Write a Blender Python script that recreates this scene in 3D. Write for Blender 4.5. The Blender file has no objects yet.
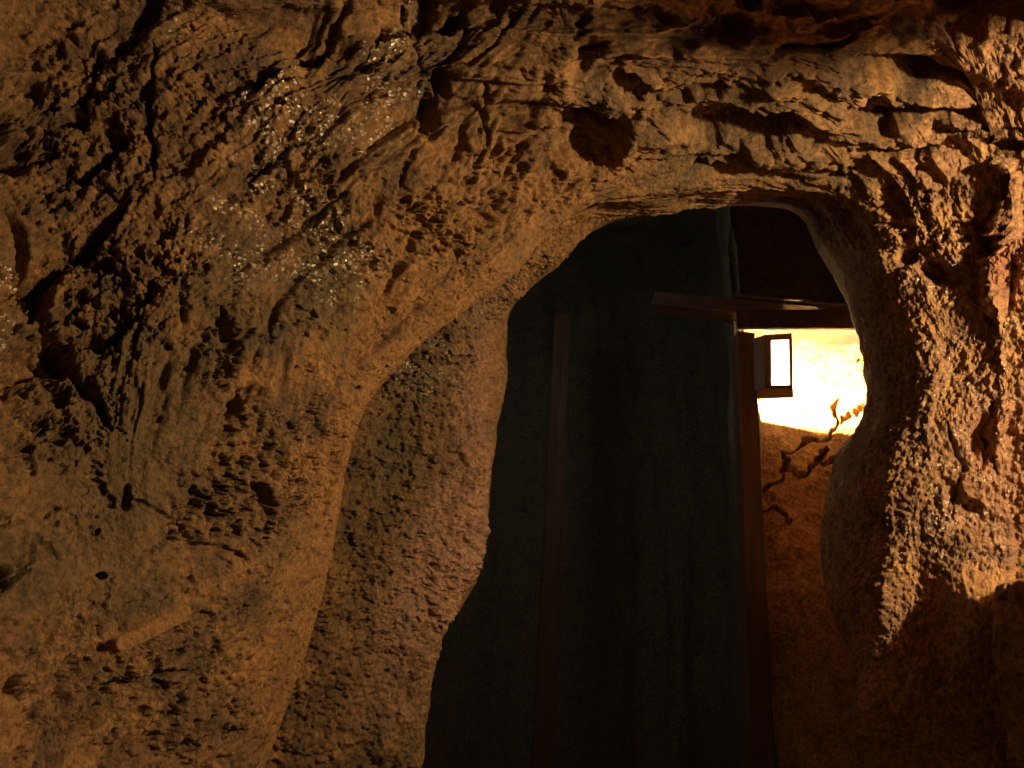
import bpy, math, random
import numpy as np
from mathutils import Matrix, Vector

random.seed(4)
C = bpy.context.scene.collection
W, H, F = 1024, 768, 803.0

# ------------------------------------------------------------------ camera
# verticals in the place converge on this image point, which fixes tilt and roll
up_cam = Vector((118/F, 1527/F, -1)).normalized()
fwd_cam = Vector((0, 0, -1))
hor = (fwd_cam - up_cam*fwd_cam.dot(up_cam)).normalized()   # world +Y in camera space
right = hor.cross(up_cam)                                    # world +X in camera space
R = np.array([right, hor, up_cam])                           # camera -> world
EYE = np.array([0.0, 0.0, 1.30])

def cam2w(p):
    return np.asarray(p) @ R.T + EYE
def w2cam(p):
    return (np.asarray(p) - EYE) @ R
def P(px, py, d):
    """world position of the thing seen in direction (px,py), d metres ahead"""
    px = np.asarray(px, float); py = np.asarray(py, float); d = np.asarray(d, float)
    return cam2w(np.stack([(px-512)/F*d, -(py-384)/F*d, -d], -1))

cam = bpy.data.cameras.new('camera'); co = bpy.data.objects.new('camera', cam); C.objects.link(co)
cam.sensor_width = 36; cam.lens = 36*F/W; cam.clip_start = .02
m = np.eye(4); m[:3, :3] = R; m[:3, 3] = EYE
co.matrix_world = Matrix(m.tolist())
bpy.context.scene.camera = co

# ------------------------------------------------------------------ noise
rs = np.random.RandomState(11)
PERM = rs.permutation(256).astype(np.int32); PERM = np.concatenate([PERM, PERM, PERM])
G = rs.normal(size=(256, 3)); G /= np.linalg.norm(G, axis=1)[:, None]
G = G.astype(np.float32)
def pn(x, y, z=0.0):
    x = np.asarray(x, np.float32); y = np.asarray(y, np.float32); z = np.asarray(z, np.float32)+0*x
    xi = np.floor(x).astype(np.int32); yi = np.floor(y).astype(np.int32); zi = np.floor(z).astype(np.int32)
    xf, yf, zf = x-xi, y-yi, z-zi
    f = lambda t: t*t*t*(t*(t*6-15)+10)
    u, v, w = f(xf), f(yf), f(zf)
    xi &= 255; yi &= 255; zi &= 255
    def g(a, b, c):
        h = PERM[PERM[PERM[(xi+a) & 255]+((yi+b) & 255)]+((zi+c) & 255)]
        q = G[h]
        return q[..., 0]*(xf-a)+q[..., 1]*(yf-b)+q[..., 2]*(zf-c)
    l = lambda a, b, t: a+(b-a)*t
    return 1.6*l(l(l(g(0,0,0), g(1,0,0), u), l(g(0,1,0), g(1,1,0), u), v),
                 l(l(g(0,0,1), g(1,0,1), u), l(g(0,1,1), g(1,1,1), u), v), w)
def fbm(x, y, z, o=4, r=.5):
    s = 0; a = 1; k = 1
    for i in range(o):
        s = s + a*pn(x*k+i*7.3, y*k+i*3.1, z*k+i*5.7); a *= r; k *= 2.03
    return s
def sst(a, b, x):
    t = np.clip((x-a)/(b-a), 0, 1); return t*t*(3-2*t)

# ------------------------------------------------------------------ surface helpers
def catmull(ctrl, n_per):
    """ctrl (k, ..., 3); returns dense samples along axis 0 (centripetal-ish uniform spline)"""
    k = len(ctrl); out = []
    for i in range(k-1):
        p0 = ctrl[max(i-1, 0)]; p1 = ctrl[i]; p2 = ctrl[i+1]; p3 = ctrl[min(i+2, k-1)]
        n = n_per[i] if hasattr(n_per, '__len__') else n_per
        for j in range(n):
            t = j/n
            out.append(.5*((2*p1)+(-p0+p2)*t+(2*p0-5*p1+4*p2-p3)*t*t+(-p0+3*p1-3*p2+p3)*t**3))
    out.append(ctrl[-1]); return np.array(out)
def param(k, n_per):
    out = []
    for i in range(k-1):
        n = n_per[i] if hasattr(n_per, '__len__') else n_per
        out += [i+j/n for j in range(n)]
    return np.array(out+[k-1.])
def normals(Q):
    du = np.gradient(Q, axis=1); dv = np.gradient(Q, axis=0)
    n = np.cross(du, dv); n /= np.linalg.norm(n, axis=-1, keepdims=True)+1e-12
    return n
def grid_mesh(name, Q, material, kind='structure', attrs=None):
    a, b = Q.shape[:2]
    me = bpy.data.meshes.new(name)
    me.vertices.add(a*b); me.vertices.foreach_set('co', Q.reshape(-1).astype(np.float32))
    i = np.arange(a*b).reshape(a, b)
    f = np.stack([i[:-1, :-1], i[:-1, 1:], i[1:, 1:], i[1:, :-1]], -1).reshape(-1, 4)
    nf = len(f)
    me.loops.add(nf*4); me.loops.foreach_set('vertex_index', f.reshape(-1).astype(np.int32))
    me.polygons.add(nf)
    me.polygons.foreach_set('loop_start', np.arange(0, nf*4, 4, dtype=np.int32))
    me.polygons.foreach_set('loop_total', np.full(nf, 4, np.int32))
    me.polygons.foreach_set('use_smooth', np.ones(nf, bool))
    me.update(calc_edges=True); me.validate()
    for k, v in (attrs or {}).items():
        at = me.attributes.new(k, 'FLOAT', 'POINT'); at.data.foreach_set('value', v.reshape(-1).astype(np.float32))
    me.materials.append(material)
    o = bpy.data.objects.new(name, me); C.objects.link(o); o['kind'] = kind
    return o

def seg_dist(px, py, pts):
    d = np.full(px.shape, 1e9, np.float32); tt = np.zeros(px.shape, np.float32); n = len(pts)-1
    for i in range(n):
        (ax, ay), (bx, by) = pts[i][:2], pts[i+1][:2]
        L = (bx-ax)**2+(by-ay)**2+1e-9
        t = np.clip(((px-ax)*(bx-ax)+(py-ay)*(by-ay))/L, 0, 1)
        e = np.hypot(px-ax-t*(bx-ax), py-ay-t*(by-ay))
        k = e < d; d = np.where(k, e, d); tt = np.where(k, (i+t)/n, tt)
    return d, tt
def ell(px, py, cx, cy, rx, ry, ang=0):
    a = math.radians(ang); dx, dy = px-cx, py-cy
    u = dx*math.cos(a)+dy*math.sin(a); v = -dx*math.sin(a)+dy*math.cos(a)
    return np.sqrt((u/rx)**2+(v/ry)**2)

# ------------------------------------------------------------------ materials
def nt(name):
    m_ = bpy.data.materials.new(name); m_.use_nodes = True
    t = m_.node_tree; return m_, t, t.nodes['Principled BSDF']
def N(t, kind, **kw):
    n = t.nodes.new(kind)
    for k, v in kw.items():
        if k.startswith('i_'): n.inputs[k[2:].replace('_', ' ')].default_value = v
        else: setattr(n, k, v)
    return n
def ramp(t, src, stops):
    r = N(t, 'ShaderNodeValToRGB'); e = r.color_ramp.elements
    while len(e) < len(stops): e.new(.5)
    for q, (p, c) in zip(e, stops):
        q.position = p; q.color = (*c, 1) if len(c) == 3 else c
    t.links.new(src, r.inputs[0]); return r.outputs[0]
def mix(t, fac, a, b, mode='MIX'):
    x = N(t, 'ShaderNodeMix', data_type='RGBA', blend_type=mode)
    for sock, v in ((x.inputs[0], fac), (x.inputs[6], a), (x.inputs[7], b)):
        if isinstance(v, (int, float)): sock.default_value = v
        elif isinstance(v, tuple): sock.default_value = (*v, 1)
        else: t.links.new(v, sock)
    return x.outputs[2]
def math_(t, op, a, b=0.0, clamp=False):
    x = N(t, 'ShaderNodeMath', operation=op, use_clamp=clamp)
    for s, v in ((x.inputs[0], a), (x.inputs[1], b)):
        if isinstance(v, (int, float)): s.default_value = v
        else: t.links.new(v, s)
    return x.outputs[0]
def noise(t, co_, scale, det=4, rough=.55):
    n = N(t, 'ShaderNodeTexNoise'); n.inputs['Scale'].default_value = scale
    n.inputs['Detail'].default_value = det; n.inputs['Roughness'].default_value = rough
    t.links.new(co_, n.inputs['Vector']); return n.outputs['Fac']

def rock_material(name, light, dark, warm, green, pink=(.2, .09, .05), bump=1.0, rough=.62, attr=True):
    m_, t, b = nt(name)
    geo = N(t, 'ShaderNodeNewGeometry'); pos = geo.outputs['Position']
    big = noise(t, pos, 3.2, 5); mid = noise(t, pos, 14, 6, .6); fine = noise(t, pos, 110, 5, .65)
    c = ramp(t, mid, [(.30, dark), (.48, light), (.68, warm)])
    c = mix(t, ramp(t, big, [(.52, (0,)*3), (.66, (.45,)*3)]), c, green)
    sp = ramp(t, fine, [(.30, (.35,)*3), (.48, (.95,)*3), (.70, (1.6,)*3)])
    c = mix(t, 1.0, c, sp, 'MULTIPLY')
    if attr:
        for nm, col in (('clay_lit', warm), ('moss', green), ('pinkish', pink), ('soot', (.018, .014, .011))):
            a = N(t, 'ShaderNodeAttribute', attribute_name=nm)
            c = mix(t, math_(t, 'MULTIPLY', a.outputs['Fac'], .85 if nm != 'soot' else 1.0), c,
                    mix(t, .75, col, sp, 'MULTIPLY') if nm != 'soot' else col)
    t.links.new(c, b.inputs['Base Color'])
    b.inputs['Roughness'].default_value = rough
    b.inputs['Specular IOR Level'].default_value = .35
    # fine relief
    h1 = noise(t, pos, 60, 6, .7); h2 = noise(t, pos, 260, 3, .7)
    hh = math_(t, 'ADD', h1, math_(t, 'MULTIPLY', h2, .45))
    bp = N(t, 'ShaderNodeBump'); bp.inputs['Strength'].default_value = bump
    bp.inputs['Distance'].default_value = .008
    t.links.new(hh, bp.inputs['Height']); nrm = bp.outputs[0]
    if attr:
        # wet mineral grains: tiny facets, each tilted its own way
        wet = N(t, 'ShaderNodeAttribute', attribute_name='wet').outputs['Fac']
        vo = N(t, 'ShaderNodeTexVoronoi'); vo.inputs['Scale'].default_value = 140
        t.links.new(pos, vo.inputs['Vector'])
        v1 = N(t, 'ShaderNodeVectorMath', operation='SUBTRACT'); t.links.new(vo.outputs['Color'], v1.inputs[0]); v1.inputs[1].default_value = (.5, .5, .5)
        v2 = N(t, 'ShaderNodeVectorMath', operation='SCALE'); t.links.new(v1.outputs[0], v2.inputs[0]); v2.inputs['Scale'].default_value = 1.1
        v3 = N(t, 'ShaderNodeVectorMath', operation='ADD'); t.links.new(nrm, v3.inputs[0]); t.links.new(v2.outputs[0], v3.inputs[1])
        v4 = N(t, 'ShaderNodeVectorMath', operation='NORMALIZE'); t.links.new(v3.outputs[0], v4.inputs[0])
        flake = math_(t, 'MULTIPLY', wet, math_(t, 'LESS_THAN', vo.outputs['Distance'], .42))
        gl = N(t, 'ShaderNodeBsdfAnisotropic'); gl.inputs['Color'].default_value = (1, .88, .66, 1); gl.inputs['Roughness'].default_value = .27
        t.links.new(v4.outputs[0], gl.inputs['Normal'])
        ms = N(t, 'ShaderNodeMixShader'); t.links.new(math_(t, 'MULTIPLY', flake, .7), ms.inputs[0])
        t.links.new(b.outputs[0], ms.inputs[1]); t.links.new(gl.outputs[0], ms.inputs[2])
        t.links.new(ms.outputs[0], t.nodes['Material Output'].inputs['Surface'])
    t.links.new(nrm, b.inputs['Normal'])
    return m_

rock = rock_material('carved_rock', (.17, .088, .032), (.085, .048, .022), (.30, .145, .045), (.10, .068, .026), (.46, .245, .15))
rock_right = rock_material('carved_rock_red_lit', (.36, .18, .08), (.17, .08, .04), (.50, .25, .09), (.12, .07, .03), (.36, .15, .08), bump=1.3, rough=.48)  # redder rock, its colour also lightened for the lamplit right wall
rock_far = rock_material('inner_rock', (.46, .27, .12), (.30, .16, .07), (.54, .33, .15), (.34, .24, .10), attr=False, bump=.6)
rock_dark = rock_material('dimmed_rock', (.13, .115, .095), (.085, .08, .07), (.14, .11, .08), (.10, .115, .088), attr=False, bump=.5, rough=.85)  # rock coloured darker to stand in for the unlit chamber

def wood_material(name, a, b_, rough=.7):
    m_, t, b = nt(name)
    tc = N(t, 'ShaderNodeTexCoord'); mp = N(t, 'ShaderNodeMapping')
    mp.inputs['Scale'].default_value = (40, 40, 3); t.links.new(tc.outputs['Object'], mp.inputs['Vector'])
    n = noise(t, mp.outputs[0], 1.2, 6, .65)
    t.links.new(ramp(t, n, [(.3, a), (.7, b_)]), b.inputs['Base Color'])
    bp = N(t, 'ShaderNodeBump'); bp.inputs['Strength'].default_value = .5; bp.inputs['Distance'].default_value = .004
    t.links.new(n, bp.inputs['Height']); t.links.new(bp.outputs[0], b.inputs['Normal'])
    b.inputs['Roughness'].default_value = rough
    return m_
wood = wood_material('old_timber', (.05, .027, .017), (.11, .058, .035))
wood_dark = wood_material('dimmed_timber', (.03, .018, .013), (.06, .036, .025))  # darker copy of the timber, standing in for dim light
wood_lamp = wood_material('lamp_case_wood', (.13, .055, .022), (.22, .10, .04), .5)

# ------------------------------------------------------------------ tunnel surface
# rings from behind the photographer to the opening and past it; 24 stations from lower left over the roof to lower right
def ring(s):
    return np.array([[float(v) for v in q.split(',')] for q in s.split()])
NEAR = np.array([  # camera-space metres: the passage beside and behind the photographer
 (-.75,-1.2,.6),(-.85,-.95,.6),(-.88,-.7,.6),(-.88,-.45,.6),(-.85,-.2,.6),(-.8,.05,.6),(-.72,.3,.6),(-.6,.5,.6),(-.4,.62,.55),(-.15,.7,.5),
 (.1,.74,.5),(.35,.75,.5),(.6,.75,.5),(.85,.72,.5),(1.1,.6,.5),(1.25,.45,.5),(1.33,.25,.5),(1.36,.05,.5),(1.36,-.15,.5),(1.34,-.35,.5),(1.3,-.55,.5),(1.25,-.8,.5),(1.2,-1.0,.5),(1.1,-1.2,.5)])
FR = ring('''-60,1000,.80 -60,830,.82 -60,660,.85 -60,510,.9 -60,370,.95 -60,230,1.0 -60,80,1.05 -30,-60,1.1 150,-60,1.15 330,-60,1.18
 520,-60,1.18 700,-60,1.18 860,-60,1.18 1000,-60,1.2 1090,60,1.28 1090,180,1.34 1090,280,1.36 1090,380,1.36 1090,480,1.35 1090,570,1.33 1090,660,1.3 1090,760,1.28 1090,860,1.25 1090,1000,1.2''')
MD = ring('''90,950,1.05 110,800,1.06 130,660,1.08 150,540,1.1 168,440,1.13 195,340,1.18 230,240,1.22 280,165,1.27 350,110,1.32 440,80,1.36
 560,70,1.38 700,70,1.38 830,75,1.38 940,95,1.4 1000,190,1.43 1005,260,1.43 1005,340,1.42 1005,420,1.41 1002,500,1.40 1000,580,1.38 1005,660,1.36 1010,740,1.34 1015,830,1.32 1020,960,1.30''')
RG = ring('''205,920,1.36 262,768,1.38 308,640,1.40 333,545,1.41 345,470,1.42 364,404,1.44 398,364,1.47 440,322,1.50 500,266,1.53 552,218,1.57
 625,180,1.58 715,168,1.58 805,178,1.58 868,205,1.57 905,265,1.53 922,330,1.50 925,395,1.48 915,455,1.46 905,515,1.45 898,580,1.44 890,650,1.44 888,720,1.43 895,800,1.42 920,930,1.40''')
HD = ring('''170,930,1.62 225,780,1.64 270,650,1.66 295,555,1.68 305,470,1.70 325,395,1.72 365,345,1.72 420,300,1.70 500,248,1.66 560,215,1.66
 630,192,1.65 715,183,1.65 803,192,1.65 852,218,1.64 878,265,1.60 893,330,1.57 897,395,1.55 885,455,1.53 872,515,1.52 868,580,1.52 868,650,1.52 872,722,1.52 885,800,1.5 915,930,1.48''')
IN = ring('''300,920,1.80 335,775,1.80 370,645,1.80 405,560,1.81 420,475,1.82 435,392,1.82 455,332,1.80 485,290,1.78 535,250,1.75 580,215,1.73
 640,201,1.72 718,196,1.72 800,202,1.72 836,232,1.72 860,275,1.69 877,335,1.67 880,398,1.66 862,455,1.64 850,512,1.63 846,574,1.62 854,640,1.62 868,712,1.62 885,785,1.6 915,910,1.58''')
ED = ring('''385,890,1.92 412,768,1.92 437,650,1.92 473,570,1.92 486,480,1.93 489,390,1.93 495,328,1.92 518,297,1.90 560,265,1.87 596,229,1.84
 650,211,1.82 722,207,1.82 793,212,1.84 821,245,1.86 848,290,1.86 866,345,1.86 870,400,1.85 846,455,1.83 834,510,1.80 833,570,1.80 850,634,1.8 885,705,1.78 925,775,1.76 980,890,1.74''')
BK = ring('''370,890,2.10 396,768,2.10 420,650,2.10 455,570,2.10 472,480,2.11 482,390,2.11 490,322,2.10 512,285,2.08 550,250,2.05 590,215,2.02
 650,197,2.0 722,193,2.0 796,200,2.02 830,235,2.04 860,285,2.04 880,345,2.04 884,400,2.03 862,455,2.01 852,510,1.98 852,570,1.98 868,634,1.98 903,705,1.96 943,775,1.94 995,890,1.92''')
B2 = ring('''250,960,2.35 270,810,2.35 290,680,2.35 320,560,2.35 335,450,2.36 345,340,2.36 360,240,2.35 400,170,2.33 460,110,2.30 540,70,2.27
 640,50,2.25 730,50,2.25 820,60,2.27 900,100,2.29 960,170,2.29 1000,260,2.29 1010,345,2.28 1000,420,2.26 990,500,2.23 990,580,2.23 1000,660,2.23 1020,740,2.21 1050,820,2.19 1080,940,2.17''')
SIDE = NEAR.copy()          # beside the photographer: the passage widens on the right into the bay where its lamp hangs
SIDE[:13, 2] = .1; SIDE[13:, 2] = -.5; SIDE[13:, 0] = 1.75; SIDE[11:13, 2] = -.2; SIDE[12, 0] = 1.0; SIDE[13, 0] = 1.45; SIDE[10:14, 1] = .50  # roof dips out of view, helping to shade the nearer roof
NEAR[13:, 0] += .35; NEAR[9:14, 1] += .12
rings = [cam2w(NEAR), cam2w(SIDE)] + [P(r[:, 0], r[:, 1], r[:, 2]) for r in (FR, MD, RG, HD, IN, ED, BK, B2)]
ctrl = np.array(rings)                                   # (9, 24, 3)
n_v = [14, 40, 200, 210, 50, 110, 80, 30, 12]
n_ul = [100]*8+[48]*15
UI = np.concatenate([[0], np.cumsum(n_ul)])
S = catmull(ctrl, n_v); S = np.swapaxes(catmull(np.swapaxes(S, 0, 1), n_ul), 0, 1)
V = param(len(ctrl), n_v)[:, None]-1 + np.zeros(S.shape[1])[None]
U = param(24, n_ul)[None] + np.zeros(S.shape[0])[:, None]
nrm = normals(S)
cc = w2cam(S)
if (nrm*(EYE-S)).sum(-1)[250:400].mean() < 0: nrm = -nrm     # point into the passage
zc = np.minimum(cc[..., 2], -.05)
PX = (cc[..., 0]/-zc*F+512).astype(np.float32); PY = (384-cc[..., 1]/-zc*F).astype(np.float32)
X, Y, Z = [S[..., i].astype(np.float32) for i in range(3)]

front = sst(3.25, 3.05, V)                     # the nearer rock, up to its ridge
inner = sst(3.6, 4.1, V)*sst(6.4, 6.1, V)      # jamb behind the ridge
leftm = sst(9.5, 7.5, U); rightm = sst(12.8, 13.8, U); topm = (1-leftm)*(1-rightm)

# warped coordinates along and across the arch (metres)
s_ = U*.165; w_ = V*.42
wr = fbm(X*4, Y*4, Z*4, 4)*.2
D = np.zeros(S.shape[:2], np.float32)
calm = 1-.9*sst(1.3, .7, ell(PX, PY, 145, 500, 110, 140, 15))
# broad lumps
D += .028*fbm(X*3.0, Y*3.0, Z*3.0, 3)*sst(-1, .8, V)*(1-.75*sst(2.6, 2.9, V)*sst(3.4, 3.1, V))*(1-.6*sst(5.6, 5.9, V)*sst(6.5, 6.2, V))
# bedding and tool strokes that follow the arch
st = fbm(s_*4.5+wr, (w_+wr)*20, 3.3, 4, .55)
edge_calm = (1-.8*sst(2.85, 2.97, V)*sst(3.3, 3.1, V))*(1-.7*sst(5.7, 5.9, V))
D += (.0045*leftm*front*calm*sst(.8, 1.6, V)+.007*topm*sst(6, 5.6, V)+.004*rightm)*st*edge_calm
st2 = fbm(s_*9+wr*2, (w_+wr)*60, 9.1, 3, .6)
D += (.0012*leftm*calm*front+.003*topm+.0015*rightm)*st2*edge_calm
# steps: bedding that breaks off in shallow scales on the roof
wc = fbm(X*5+3, Y*5, Z*5, 3)*.05
sc = pn(s_*3.4+wc*6, (w_+wc)*8.5, 1.7); sc2 = pn(s_*7+wc*9, (w_+wc*1.3)*19, 6.2)
tops = sst(7.2, 8.6, U)*sst(14.2, 12.8, U)
D += (.012-.065*np.sqrt(sc*sc+.002)-.018*np.sqrt(sc2*sc2+.002))*tops*edge_calm*sst(3.6, 2.8, V)
# coarse crumble
cr = fbm(X*32, Y*32, Z*32, 4, .6)
cr2 = fbm(X*90, Y*90, Z*90, 3, .6)
D += (.0032-.001*topm+.0006*rightm)*cr*edge_calm + (.0018+.0035*rightm*sst(5.2, 3.6, V))*cr2 + .0016*rightm*sst(5, 3.6, V)*fbm(X*190, Y*190, Z*190, 2, .6)
ridg = 1-np.abs(fbm(X*26+4, Y*26, Z*15, 3, .6))
D += .004*rightm*(ridg-.6)*sst(3.6, 2.6, V)

# an unseen boss added to the roof rock, shading the nearer roof from the lamp
Xc, Yc, Zc = cc[..., 0], cc[..., 1], cc[..., 2]
D += .155*np.exp(-((Xc-1.0)/.24)**2-((Zc+.86)/.22)**2)*sst(.3, .42, Yc)*sst(-.2, .1, V)
# steep strokes of the pick across the shoulder between wall and roof
aa = Xc*.62+Yc*.78; bb = Xc*.78-Yc*.62+.03*fbm(X*6, Y*6, Z*6, 3)
stc = fbm(aa*4.5, bb*34, Zc*9, 4, .62); std = fbm(aa*11, bb*110, Zc*22+3, 3, .6)
wS = front*sst(1.35, .7, ell(PX, PY, 455, 120, 190, 170, -40))*edge_calm
D += wS*(.009*stc-.009*sst(.3, .6, -stc)+.0028*std)
wS2 = front*sst(1.35, .7, ell(PX, PY, 150, 90, 200, 130, -30))
D += wS2*(.006*stc+.0018*std)
# long strokes sweeping up from the left wall into the roof
stb = fbm(s_*2.6+wc*3, (w_+wc*.55)*24, 4.4, 3, .6)
wB = front*sst(3.2, 5, U)*sst(10.5, 9, U)*sst(1.3, 2.1, V)*edge_calm
D += .011*wB*stb-.016*wB*sst(.3, .6, stb*-1)
clay_lit = np.zeros_like(D); moss = np.zeros_like(D); pinkish = np.zeros_like(D); wet = np.zeros_like(D); soot = np.zeros_like(D)

wob = 6*fbm(X*14, Y*14, Z*14, 3)
WX = PX+9*fbm(X*11+9, Y*11, Z*11, 4, .6); WY = PY+9*fbm(X*11, Y*11+9, Z*11, 4, .6)
def hollow(cx, cy, rx, ry, ang=0, dep=.02, soft=.5, layer=front, rag=1.0):
    global D
    e = ell(WX, WY, cx, cy, rx, ry, ang) + rag*.045*wob; dep = dep*(1.35+.5*topm)
    D = D - dep*sst(1+soft*.5, 1-soft, e)*layer
def stroke(pts, wd, dep, layer=front, rag=.35):
    global D
    d, t = seg_dist(WX, WY, pts)
    taper = np.minimum(1, 4*np.minimum(t, 1-t)+.35)
    D = D - dep*sst(wd*taper*1.5, wd*taper*.3, d+rag*wob*wd/6)*layer
def patch(arr, cx, cy, rx, ry, ang=0, amt=1.0, layer=1.0, soft=.5):
    e = ell(PX, PY, cx, cy, rx, ry, ang)+.06*wob
    return np.maximum(arr, amt*sst(1+soft, 1-soft, e)*layer)

# crumbling pitted zones
pit = np.zeros_like(D)
for a in [(60, 130, 80, 90, 0, 1), (90, 290, 90, 60, -30, 1), (40, 400, 60, 45, 0, .9), (240, 500, 75, 42, -20, 1.1), (222, 350, 20, 50, 10, .7),
          (440, 220, 40, 40, -50, .8), (285, 150, 60, 25, -60, .6), (300, 190, 40, 45, -40, .7), (350, 250, 40, 30, 0, .5), (150, 700, 90, 60, 0, .6), (60, 680, 60, 50, 0, .6),
          (310, 450, 30, 60, 10, .6), (480, 200, 60, 35, -45, .9), (250, 420, 25, 30, -20, .7), (640, 90, 70, 22, 0, .7),
          (560, 200, 70, 22, -30, .7), (680, 205, 90, 10, 0, .4), (850, 200, 90, 22, 0, .8), (420, 60, 60, 40, -40, .5), (210, 95, 40, 60, 20, .45), (930, 240, 90, 25, 0, .5),
          (850, 60, 150, 60, 0, .4)]:
    pit = patch(pit, *a[:5], a[5], front, .6)
pq = fbm(X*38+2, Y*38, Z*38, 4, .62)
pq2 = fbm(X*70+8, Y*70, Z*70, 3, .6)
D -= pit*(1-.55*topm)*(.026*sst(.10, .4, pq)+.009*sst(.0, .4, pq2))
# scattered small pits elsewhere
D -= .010*sst(.62, .85, fbm(X*22, Y*22, Z*22, 4, .6))*front*(leftm+topm)
D -= .007*sst(.42, .66, fbm(X*50+3, Y*50, Z*50, 4, .6))*front*(leftm+.25*topm)*(.35+.65*sst(-.2, .3, pn(X*6, Y*6, Z*6)))
# inner jamb: granular
ip = fbm(X*45+5, Y*45, Z*45, 4, .62)
D -= inner*leftm*(.010*sst(.05, .5, ip)-.004*cr-.002*cr2)
D += inner*leftm*.02*fbm(X*7, Y*7, Z*7, 3)

for h in [(28, 92, 12, 10, 0, .03), (12, 162, 22, 14, 0, .04), (70, 128, 15, 10, 0, .03), (102, 62, 7, 11, 0, .03), (126, 50, 8, 12, 0, .035), (138, 42, 7, 9, 0, .03),
          (150, 18, 10, 18, 30, .035), (100, 165, 28, 8, -35, .035), (115, 140, 16, 7, 30, .03), (50, 355, 20, 22, 20, .04), (40, 282, 20, 14, -30, .035), (8, 575, 10, 14, 0, .04), (20, 685, 9, 14, 0, .03),
          (288, 68, 38, 7, -30, .03), (452, 24, 16, 6, -30, .025), (422, 18, 12, 16, 40, .02), (432, 120, 5, 18, 15, .025), (445, 88, 9, 14, -30, .02), (361, 150, 4, 4, 0, .015),
          (585, 140, 30, 34, -15, .045), (545, 170, 16, 26, 20, .02), (602, 122, 30, 12, 10, .025), (738, 128, 62, 19, 3, .05), (735, 180, 64, 13, 3, .045), (705, 36, 60, 14, -8, .04), (590, 54, 18, 10, -40, .03), (650, 20, 50, 7, 0, .02),
          (905, 80, 55, 17, 3, .05), (878, 116, 42, 10, 3, .04), (952, 122, 30, 8, 5, .035), (884, 130, 9, 8, 0, .03), (1008, 152, 24, 6, -10, .025), (905, 153, 44, 7, 3, .025), (960, 96, 60, 20, 10, .02),
          (812, 50, 48, 7, -15, .03), (940, 26, 50, 20, 10, .035), (1000, 12, 60, 26, 0, .05), (860, 22, 40, 6, -5, .02), (800, 8, 60, 8, 0, .03), (700, 95, 30, 8, 5, .02), (640, 88, 30, 9, 10, .02),
          (938, 272, 24, 14, 20, .03), (1002, 285, 12, 34, 15, .018), (905, 255, 14, 12, 0, .03), (880, 498, 16, 22, 10, .045), (905, 430, 10, 18, 0, .03), (985, 440, 8, 30, 15, .02), (960, 500, 20, 8, 30, .02), (880, 345, 14, 40, 0, .02),
          (125, 505, 6, 13, 10, .03), (205, 505, 6, 8, 0, .02), (105, 570, 5, 5, 0, .02), (108, 690, 12, 6, -35, .02), (130, 690, 6, 6, 0, .025), (160, 680, 6, 8, 0, .025), (170, 693, 9, 4, 0, .03), (265, 500, 8, 16, 0, .035), (240, 400, 6, 20, 25, .03)]:
    hollow(*h)
for pts, wd, dep in [
        ([(2, 200), (16, 225), (32, 290), (52, 335), (95, 395), (110, 430)], 5, .035),
        ([(128, 203), (96, 236), (60, 268), (40, 295)], 8, .04), ([(132, 318), (110, 330), (70, 336)], 5, .03), ([(162, 262), (146, 290), (132, 318)], 3, .02),
        ([(160, 55), (150, 110), (160, 180)], 3, .02), ([(256, 95), (290, 70), (325, 50)], 5, .03), ([(398, 8), (408, 40), (420, 75)], 2, .02),
        ([(491, 90), (488, 125), (484, 152)], 2.2, .02), ([(445, 95), (433, 132)], 4, .03), ([(340, 430), (336, 480), (328, 520)], 3.2, .025), ([(300, 470), (318, 450), (322, 400)], 2.5, .012),
        ([(120, 505), (160, 510), (190, 535), (234, 562)], 5, .012), ([(218, 312), (224, 335), (232, 372)], 4, .025), ([(224, 335), (255, 333)], 3, .02),
        ([(265, 180), (290, 150), (320, 135)], 3, .018), ([(310, 235), (330, 210), (352, 190)], 3, .015), ([(285, 165), (300, 190), (285, 230)], 3, .02),
        ([(400, 190), (420, 150), (450, 120)], 3, .015), ([(380, 300), (400, 260), (440, 210)], 3, .012), ([(230, 280), (270, 250), (300, 235)], 2.5, .012),
        ([(170, 750), (185, 715), (190, 690)], 3, .02), ([(222, 768), (232, 735), (228, 725)], 4, .02), ([(80, 730), (120, 690), (190, 670)], 4, .015), ([(60, 560), (40, 540), (5, 600)], 3, .01),
        ([(575, 75), (640, 72), (700, 80), (820, 82)], 2.5, .012), ([(650, 157), (720, 161), (800, 164)], 2.2, .015), ([(640, 108), (700, 106), (790, 110)], 2.2, .012), ([(820, 140), (880, 145), (940, 138), (1020, 135)], 2.5, .012),
        ([(780, 60), (850, 38), (900, 22)], 3, .015), ([(840, 225), (900, 222), (1000, 232)], 2.5, .010),
        ([(950, 420), (962, 460), (955, 520)], 3, .015), ([(1000, 400), (990, 450), (980, 480)], 3, .015)]:
    stroke(pts, wd, dep)
for pts, wd, dep in [([(500, 310), (486, 328), (478, 335)], 3, .02), ([(450, 352), (470, 358), (474, 378)], 2.5, .02), ([(405, 420), (418, 425)], 3, .012),
                     ([(380, 515), (400, 500), (420, 480)], 3, .012), ([(470, 425), (460, 455)], 2, .01), ([(445, 618), (462, 598), (476, 575)], 3, .012)]:
    stroke(pts, wd, dep, layer=inner)
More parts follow.
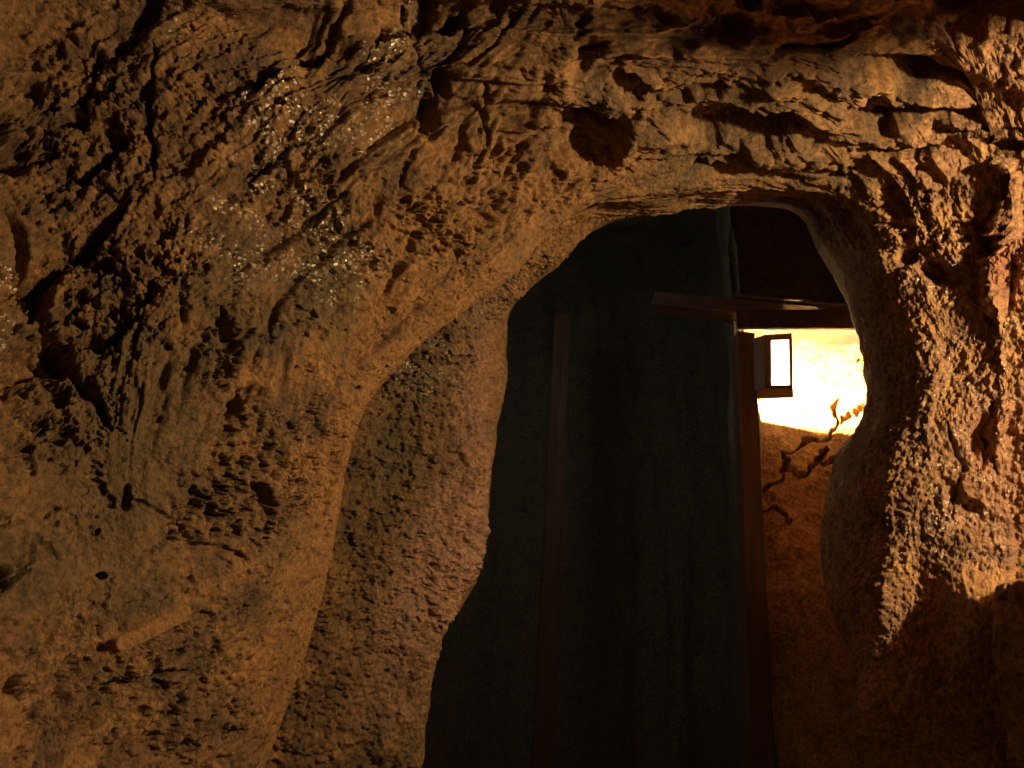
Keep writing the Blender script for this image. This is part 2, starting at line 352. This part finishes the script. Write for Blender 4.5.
# raised lips
for pts, wd, dep in [([(490, 175), (440, 230), (400, 300), (375, 370)], 16, .012), ([(330, 50), (280, 90), (200, 180)], 10, .008), ([(180, 20), (120, 110), (60, 130)], 9, .006),
                     ([(640, 152), (730, 156), (820, 160)], 5, .012), ([(660, 200), (740, 202), (800, 205)], 5, .010), ([(620, 75), (750, 82), (850, 95), (1000, 112)], 5, .012), ([(850, 104), (960, 108)], 4, .012),
                     ([(820, 135), (900, 140), (1000, 142)], 4, .010)]:
    stroke(pts, wd, -dep, rag=.15)
# a smooth chisel mark
d, t = seg_dist(PX, PY, [(113, 642), (174, 610)])
mk = sst(9, 6.5, d)*front
D = D*(1-mk)+mk*(float(np.median(D[(d < 14) & (front > .5)]))+.014+.004*(t-.5))
D -= .022*inner*np.exp(-((U-5.6)/1.5)**2)*sst(4.6, 5.6, V)
# ledge jutting from the right wall; its out-of-frame run is enlarged to shade what lies below
D += .03*sst(1.6, 1.5, Z)*rightm*sst(2.2, 2.9, V)*sst(4.4, 3.6, V)  # crest swelled slightly to keep passage lamplight off the far post
zl = P(985, 598, 1.34)[2]
lx = sst(900, 975, PX)
e = Z-zl+.012*fbm(X*9, Y*9, Z*9, 3)
led = np.where(e > 0, np.exp(-(e/.035)**2), np.exp(-(e/.20)**2))
D += (.10+.25*sst(1.9, .9, V))*led*lx*sst(14, 16, U)*sst(3.0, 2.0, V)*sst(-.9, -.5, V)
D -= .02*np.exp(-((PX-925)/26)**2-((PY-590)/50)**2)*rightm*front
D += .03*np.exp(-((PX-858)/26)**2-((PY-590)/40)**2)*rightm

clay_lit = patch(clay_lit, 420, 250, 40, 150, 40, .9, front); clay_lit = patch(clay_lit, 350, 470, 26, 130, 12, .9, front); clay_lit = patch(clay_lit, 300, 620, 35, 130, 18, .6, front)
clay_lit = patch(clay_lit, 560, 190, 90, 30, -30, .7, front); clay_lit = patch(clay_lit, 520, 90, 60, 60, 0, .5, front); clay_lit = patch(clay_lit, 160, 540, 25, 20, 20, .7, front)
clay_lit = patch(clay_lit, 940, 230, 80, 22, 0, .9, front); clay_lit = patch(clay_lit, 1000, 588, 50, 22, 5, 1.0, front); clay_lit = np.maximum(clay_lit, .8*sst(9.5, 7, seg_dist(PX, PY, [(113, 642), (174, 610)])[0])*front); clay_lit = patch(clay_lit, 20, 30, 60, 40, 0, .5, front)  # ledge lip coloured lighter as its lit face
clay_lit = patch(clay_lit, 5, 680, 22, 50, 0, .6, front); clay_lit = np.maximum(clay_lit, .85*sst(2.82, 2.95, V)*sst(3.5, 3.2, V)*leftm)  # ridge band painted lighter for facing the lamp
clay_lit = patch(clay_lit, 560, 240, 70, 25, -40, .6, inner)
moss = patch(moss, 130, 430, 90, 130, 0, .8, front); moss = patch(moss, 330, 290, 40, 60, 0, .8, front); moss = patch(moss, 60, 560, 80, 60, 0, .6, front); moss = patch(moss, 240, 300, 60, 60, 0, .6, front)
moss = patch(moss, 385, 440, 50, 90, 15, .7, inner, .9); moss = patch(moss, 460, 320, 50, 30, -40, .7, inner); 
moss = patch(moss, 895, 350, 20, 70, 0, .6, front)
pinkish = patch(pinkish, 450, 560, 40, 120, 25, .7, inner, .9); pinkish = patch(pinkish, 485, 420, 25, 120, 3, .5, inner, .9); pinkish = patch(pinkish, 1010, 260, 40, 40, 0, .8, front)  # inner jamb tinted pinker and paler where lamplight reaches its edge
pinkish = patch(pinkish, 1000, 470, 50, 90, 0, .5, front)
wet = patch(wet, 350, 85, 85, 22, -50, 1, front); wet = patch(wet, 375, 105, 45, 40, 0, 1, front); wet = patch(wet, 270, 110, 50, 40, -50, .9, front); wet = patch(wet, 270, 230, 80, 50, 0, .9, front)
wet = patch(wet, 10, 300, 14, 60, 0, .8, front); wet = patch(wet, 150, 30, 60, 50, 0, .35, front); wet = patch(wet, 330, 260, 50, 40, 0, .9, front)
wet = patch(wet, 425, 370, 40, 30, 0, .4, inner); wet = patch(wet, 950, 400, 80, 170, 0, .45, front); wet = patch(wet, 300, 480, 60, 200, 0, .06, front); wet = patch(wet, 100, 600, 120, 160, 0, .05, front)
wet *= sst(-.35, .25, pn(X*22, Y*22, Z*22))

Q = S+nrm*D[..., None]
att = dict(clay_lit=clay_lit, moss=moss, pinkish=pinkish, wet=wet, soot=soot)
def cut(a, b): return slice(a, b)
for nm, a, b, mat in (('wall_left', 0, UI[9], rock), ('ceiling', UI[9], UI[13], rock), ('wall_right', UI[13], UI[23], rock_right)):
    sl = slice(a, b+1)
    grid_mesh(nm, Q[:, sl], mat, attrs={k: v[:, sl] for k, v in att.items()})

# ------------------------------------------------------------------ inner chamber
def up_from(px, py, d):   # plan position (x,y) of that view ray at depth d
    p = P(px, py, d); return p
# wall behind the lamp: solid rock lit by it
def chamber_wall(name, plan, z0, z1, mat, nz, npl, fn):
    """plan: polyline of (x,y); grid with real relief"""
    pl = catmull(np.array([(x, y, 0) for x, y in plan], float), npl)
    zz = np.linspace(z0, z1, nz) if np.isscalar(nz) else np.array(nz)
    Qb = pl[None]+np.array([0, 0, 1.])*zz[:, None, None]
    n = normals(Qb)
    c0 = w2cam(Qb); px = c0[..., 0]/-c0[..., 2]*F+512; py = 384-c0[..., 1]/-c0[..., 2]*F
    if (n*(EYE-Qb)).sum(-1).mean() < 0: n = -n
    d_ = fn(Qb, px, py)
    return grid_mesh(name, Qb+n*d_[..., None], mat)

def lit_relief(Qb, px, py):
    x, y, z = Qb[..., 0], Qb[..., 1], Qb[..., 2]
    d_ = fbm(x*4, y*4, z*4, 3)*.015+.004*fbm(x*25, y*25, z*25, 4, .6)
    wb = 2.0*fbm(x*50, y*50, z*50, 3); px = px+5*fbm(x*18, y*18, z*18, 4, .6); py = py+5*fbm(x*18+7, y*18, z*18, 4, .6)
    for pts, wd, dep in [([(750, 484), (762, 496), (780, 480), (790, 462)], 2.2, .03), ([(784, 462), (782, 454), (794, 452), (803, 448), (812, 440), (830, 440)], 1.8, .02),
                         ([(784, 468), (803, 477), (815, 462), (825, 452)], 2.4, .03), ([(822, 462), (835, 459), (850, 462)], 2.8, .035), ([(800, 448), (805, 440), (815, 438)], 2.2, .025),
                         ([(832, 436), (836, 420), (834, 410), (838, 403)], 2.4, .03), ([(843, 423), (853, 416), (865, 409), (874, 404)], 3.2, .035), ([(758, 512), (775, 508), (790, 520)], 1.8, .015),
                         ([(850, 336), (852, 340)], 1.6, .02), ([(859, 360), (865, 356)], 2, .02), ([(861, 372), (867, 370)], 2, .02), ([(783, 405), (785, 406)], 1.2, .01), ([(811, 410), (813, 411)], 1.2, .01)]:
        dd, t_ = seg_dist(px.astype(np.float32), py.astype(np.float32), pts)
        d_ = d_-dep*1.6*sst(wd*1.2, wd*.5, dd+wb*.4)
    d_ += .03*sst(462, 520, py)*0
    d_ -= .6*sst(2.84, 3.15, z)
    return d_
a0 = P(744, 400, 2.60); a1 = P(775, 400, 2.58); a2 = P(830, 400, 2.57); a3 = P(880, 400, 2.47); a4 = P(930, 400, 2.25)
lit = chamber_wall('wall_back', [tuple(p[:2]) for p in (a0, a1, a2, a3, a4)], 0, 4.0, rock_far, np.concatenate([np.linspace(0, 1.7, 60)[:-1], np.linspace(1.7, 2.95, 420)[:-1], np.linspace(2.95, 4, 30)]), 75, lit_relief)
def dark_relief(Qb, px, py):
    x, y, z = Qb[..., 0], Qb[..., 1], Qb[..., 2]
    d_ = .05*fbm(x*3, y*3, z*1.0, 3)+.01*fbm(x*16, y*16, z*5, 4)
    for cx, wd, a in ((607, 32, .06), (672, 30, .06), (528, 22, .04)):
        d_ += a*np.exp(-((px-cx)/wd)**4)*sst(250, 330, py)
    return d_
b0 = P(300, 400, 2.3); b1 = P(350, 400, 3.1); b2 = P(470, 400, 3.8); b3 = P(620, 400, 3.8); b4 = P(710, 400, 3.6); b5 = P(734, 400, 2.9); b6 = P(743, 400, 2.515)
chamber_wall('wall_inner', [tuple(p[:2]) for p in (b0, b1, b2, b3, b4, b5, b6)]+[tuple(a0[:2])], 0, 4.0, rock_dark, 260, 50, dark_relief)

def flat(name, z, x0, x1, y0, y1, n, amp, mat, sign):
    gx, gy = np.meshgrid(np.linspace(x0, x1, n), np.linspace(y0, y1, n))
    Qb = np.stack([gx, gy, z+0*gx], -1)
    Qb[..., 2] += sign*amp*fbm(gx*3, gy*3, 0*gx, 4)
    return grid_mesh(name, Qb, mat)
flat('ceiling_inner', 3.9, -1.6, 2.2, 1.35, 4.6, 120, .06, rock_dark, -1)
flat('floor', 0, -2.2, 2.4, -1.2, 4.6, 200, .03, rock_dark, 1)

# ------------------------------------------------------------------ timber frame and lamp
def box_mesh(bm_verts, faces, name, mat, parent=None, bev=.004, loc=None):
    me = bpy.data.meshes.new(name); me.from_pydata(bm_verts, [], faces); me.materials.append(mat); me.update()
    o = bpy.data.objects.new(name, me); C.objects.link(o)
    if parent: o.parent = parent
    if bev:
        b = o.modifiers.new('bevel', 'BEVEL'); b.width = bev; b.segments = 2; b.limit_method = 'ANGLE'
    return o
BF = [(0, 3, 2, 1), (4, 5, 6, 7), (0, 1, 5, 4), (1, 2, 6, 5), (2, 3, 7, 6), (3, 0, 4, 7)]
def timber(name, A, B, wx, wy, label, group, axis_hint=(0, 0, 1), seed=1, mat=None):
    """hewn baulk from A to B, wx wide and wy deep, with slightly uneven faces"""
    A = Vector(A); B = Vector(B); L = (B-A).length; dz = (B-A).normalized()
    hx = Vector(axis_hint).cross(dz)
    if hx.length < 1e-3: hx = Vector((1, 0, 0))
    hx.normalize(); hy = dz.cross(hx)
    rr = random.Random(seed); n = 14; vs = []; fs = []
    prof = [(-.5, -.5), (-.42, -.5), (0, -.5), (.42, -.5), (.5, -.5), (.5, 0), (.5, .5), (0, .5), (-.5, .5), (-.5, 0)]
    k = len(prof)
    for i in range(n+1):
        z = L*i/n
        for (a, b) in prof:
            vs.append(((a*wx*(1+rr.uniform(-.05, .05))), (b*wy*(1+rr.uniform(-.05, .05))), z))
    for i in range(n):
        for j in range(k): fs.append((i*k+j, i*k+(j+1) % k, (i+1)*k+(j+1) % k, (i+1)*k+j))
    fs.append(tuple(range(k))[::-1]); fs.append(tuple(n*k+j for j in range(k)))
    o = box_mesh(vs, fs, name, mat or wood, bev=.004)
    mm = Matrix((hx, hy, dz)).transposed().to_4x4(); mm.translation = A
    o.matrix_world = mm
    o['label'] = label; o['category'] = name.split('_')[1]
    if group: o['group'] = group
    return o

# posts are truly vertical; find the plan point from one image point
pr = P(749, 420, 2.42); pl_ = P(558, 420, 3.15)
h_top = P(744, 318, 2.42)[2]+.02
timber('timber_post', (pr[0]-.086, pr[1], 0), (pr[0], pr[1], h_top), .055, .07, 'dark wooden post carrying the lit lamp on its right side', None, (0, 1, 0), 3)
timber('timber_post', (pl_[0], pl_[1], 0), (pl_[0], pl_[1], P(559, 285, 3.15)[2]), .068, .08, 'faint wooden post in the dark opening, left of the lamp post', None, (0, 1, 0), 5, wood)
# lintel running from the dark towards the right jamb
timber('timber_beam', P(655, 302, 2.75), P(915, 328, 2.38), .06, .05, 'long dark roof beam above the lamp with a lit top edge', None, (0, 0, 1), 7)
ca = [np.array(v) for v in ((.70, 2.155, 2.815), (1.17, 1.966, 2.678), (1.17, 2.23, 2.678), (.70, 2.31, 2.815))]
vs = [tuple(p-ca[0]) for p in ca]+[tuple(p-ca[0]+np.array([0, 0, .009])) for p in ca]
cap = box_mesh(vs, BF, 'timber_board', wood, None, .002); cap.location = ca[0].tolist()  # board added to block lamplight from the rock above the beam
cap['label'] = 'thin dark board lying on top of the long beam, added to keep lamplight off the rock above'; cap['category'] = 'board'

h0, h1 = P(737, 327.5, 2.385), P(895, 328, 2.29)
hz = P(749, 304, 2.385)[2]-h0[2]
vs = [(0, 0, 0), tuple(h1-h0), tuple(h1-h0+np.array([.004, .012, 0])), (.004, .012, 0)]
vs += [(x, y, z+hz) for x, y, z in vs]
hd = box_mesh(vs, BF, 'timber_board', wood, None, .002); hd.location = h0.tolist()
hd['label'] = 'narrow upright board whose lower edge cuts straight across the glowing rock'; hd['category'] = 'board'

# lamp: wooden case with a window of glass, open at back and right so that it throws light on the rock
lamp = bpy.data.objects.new('wall_lamp', None); C.objects.link(lamp)
lc = P(765, 388, 2.40)          # bottom front corner edge of the case
lamp.location = lc.tolist()
lamp['label'] = 'glowing wooden box lamp with framed window hung on the timber post'; lamp['category'] = 'lamp'
top = (P(765, 330, 2.40)[2]-lc[2])*1.22
fr = P(793, 386, 2.375)-lc; fr[2] = 0; wdt = np.linalg.norm(fr); fx = Vector(fr/wdt)       # along the front
lf = P(751, 389, 2.44)-lc; lf[2] = 0; dpt = np.linalg.norm(lf); lx_ = Vector(lf/dpt)       # along the dark left side
bk = Vector((-fx.y, fx.x, 0))
if bk.y < 0: bk = -bk
def slab(name, o3, ax, ay, az, mat, parent, bev=.0015):
    o3, ax, ay, az = map(Vector, (o3, ax, ay, az))
    v = [o3, o3+ax, o3+ax+ay, o3+ay]; v += [p+az for p in v]
    return box_mesh([tuple(p) for p in v], BF, name, mat, parent, bev)
Hh = float(top); Wd = float(wdt); Dp = float(dpt)
th = .006
up = Vector((0, 0, 1))
# front frame with its opening (one mesh of four rails)
def frame_mesh(name, O, ux, uy, un, w, h, l, r, b, t_, th, mat, parent):
    vs = []; fs = []
    outer = [(0, 0), (w, 0), (w, h), (0, h)]; inn = [(l, b), (w-r, b), (w-r, h-t_), (l, h-t_)]
    for dz in (0, th):
        for (a, c) in outer+inn: vs.append(tuple(Vector(O)+ux*a+uy*c+un*dz))
    for i in range(4):
        j = (i+1) % 4
        fs += [(i, j, 4+j, 4+i), (8+j, 8+i, 12+i, 12+j), (i, 8+i, 8+j, j), (4+i, 4+j, 12+j, 12+i)]
    return box_mesh(vs, fs, name, mat, parent, .001)
fm = frame_mesh('front_frame', (0, 0, 0), fx, up, bk, Wd, Hh, Wd*.24, Wd*.12, Hh*.05, Hh*.12, th, wood_lamp, lamp)
gm, t, b = nt('lamp_pane')
b.inputs['Base Color'].default_value = (.9, .8, .6, 1); b.inputs['Emission Color'].default_value = (1, .72, .36, 1); b.inputs['Emission Strength'].default_value = 9
pane = slab('lamp_pane', fx*(Wd*.24-.001)+up*(Hh*.05-.001)+bk*.002, fx*(Wd*.64+.002), bk*.002, up*(Hh*.83+.002), gm, lamp, 0)
pane['label'] = 'brightly glowing pane'
slab('side_panel', (0, 0, 0), lx_*(Dp+.01), (fx)*.004, up*Hh, wood_lamp, lamp)
bp_ = [Vector((0, 0, 0)), fx*Wd, fx*Wd+bk*.07, lx_*(Dp+.012)+bk*.045, lx_*(Dp+.012)]
box_mesh([tuple(v) for v in bp_]+[tuple(v+up*.005) for v in bp_], [(4, 3, 2, 1, 0), (5, 6, 7, 8, 9)]+[(i, (i+1) % 5, 5+(i+1) % 5, 5+i) for i in range(5)], 'bottom_panel', wood_lamp, lamp, .001)
slab('top_panel', (0, 0, Hh-.005), lx_*Dp, fx*Wd, up*.005, wood_lamp, lamp)
bulb_loc = lx_*(Dp*.35)+fx*(Wd*.55)+up*.015
import bmesh
bm = bmesh.new(); bmesh.ops.create_uvsphere(bm, u_segments=20, v_segments=12, radius=.006)
for v in bm.verts:
    if v.co.z < 0: v.co.x *= 1+v.co.z*18; v.co.y *= 1+v.co.z*18; v.co.z *= 1.5
me = bpy.data.meshes.new('bulb'); bm.to_mesh(me); bm.free()
bmt, t, b = nt('bulb_glass'); b.inputs['Emission Color'].default_value = (1, .62, .22, 1); b.inputs['Emission Strength'].default_value = 300
me.materials.append(bmt); bo = bpy.data.objects.new('bulb', me); C.objects.link(bo); bo.parent = lamp; bo.location = bulb_loc
for p_ in me.polygons: p_.use_smooth = True

def point(name, loc, energy, color, radius):
    l = bpy.data.lights.new(name, 'POINT'); l.energy = energy; l.color = color; l.shadow_soft_size = radius
    o = bpy.data.objects.new(name, l); C.objects.link(o); o.location = loc; return o

# ------------------------------------------------------------------ light
# the passage's own lamp, out of frame on the right of the photographer
from mathutils import Quaternion
lamp.rotation_mode = 'QUATERNION'; lamp.rotation_quaternion = Quaternion(bk, math.radians(4))
ll = point('lamp_bulb_light', bulb_loc, 330, (1, .70, .32), .009); ll.parent = lamp
point('chamber_fill_light', tuple(P(455, 260, 2.55)), 2.7, (1, .98, .76), .2)  # added fill without a visible source, lifts the dark chamber
point('passage_lamp_light', tuple(cam2w((1.30, .33, -.60))), 106, (1, .79, .46), .035)

wd = bpy.data.worlds.new('world'); bpy.context.scene.world = wd; wd.use_nodes = True
bgn = wd.node_tree.nodes['Background']; bgn.inputs[0].default_value = (.9, 1, .8, 1); bgn.inputs[1].default_value = .01

sc_ = bpy.context.scene; sc_.cycles.sample_clamp_indirect = 3
sc_.view_settings.view_transform = 'Standard'; sc_.view_settings.look = 'None'
sc_.view_settings.gamma = 1; sc_.view_settings.use_curve_mapping = False; sc_.view_settings.exposure = 0
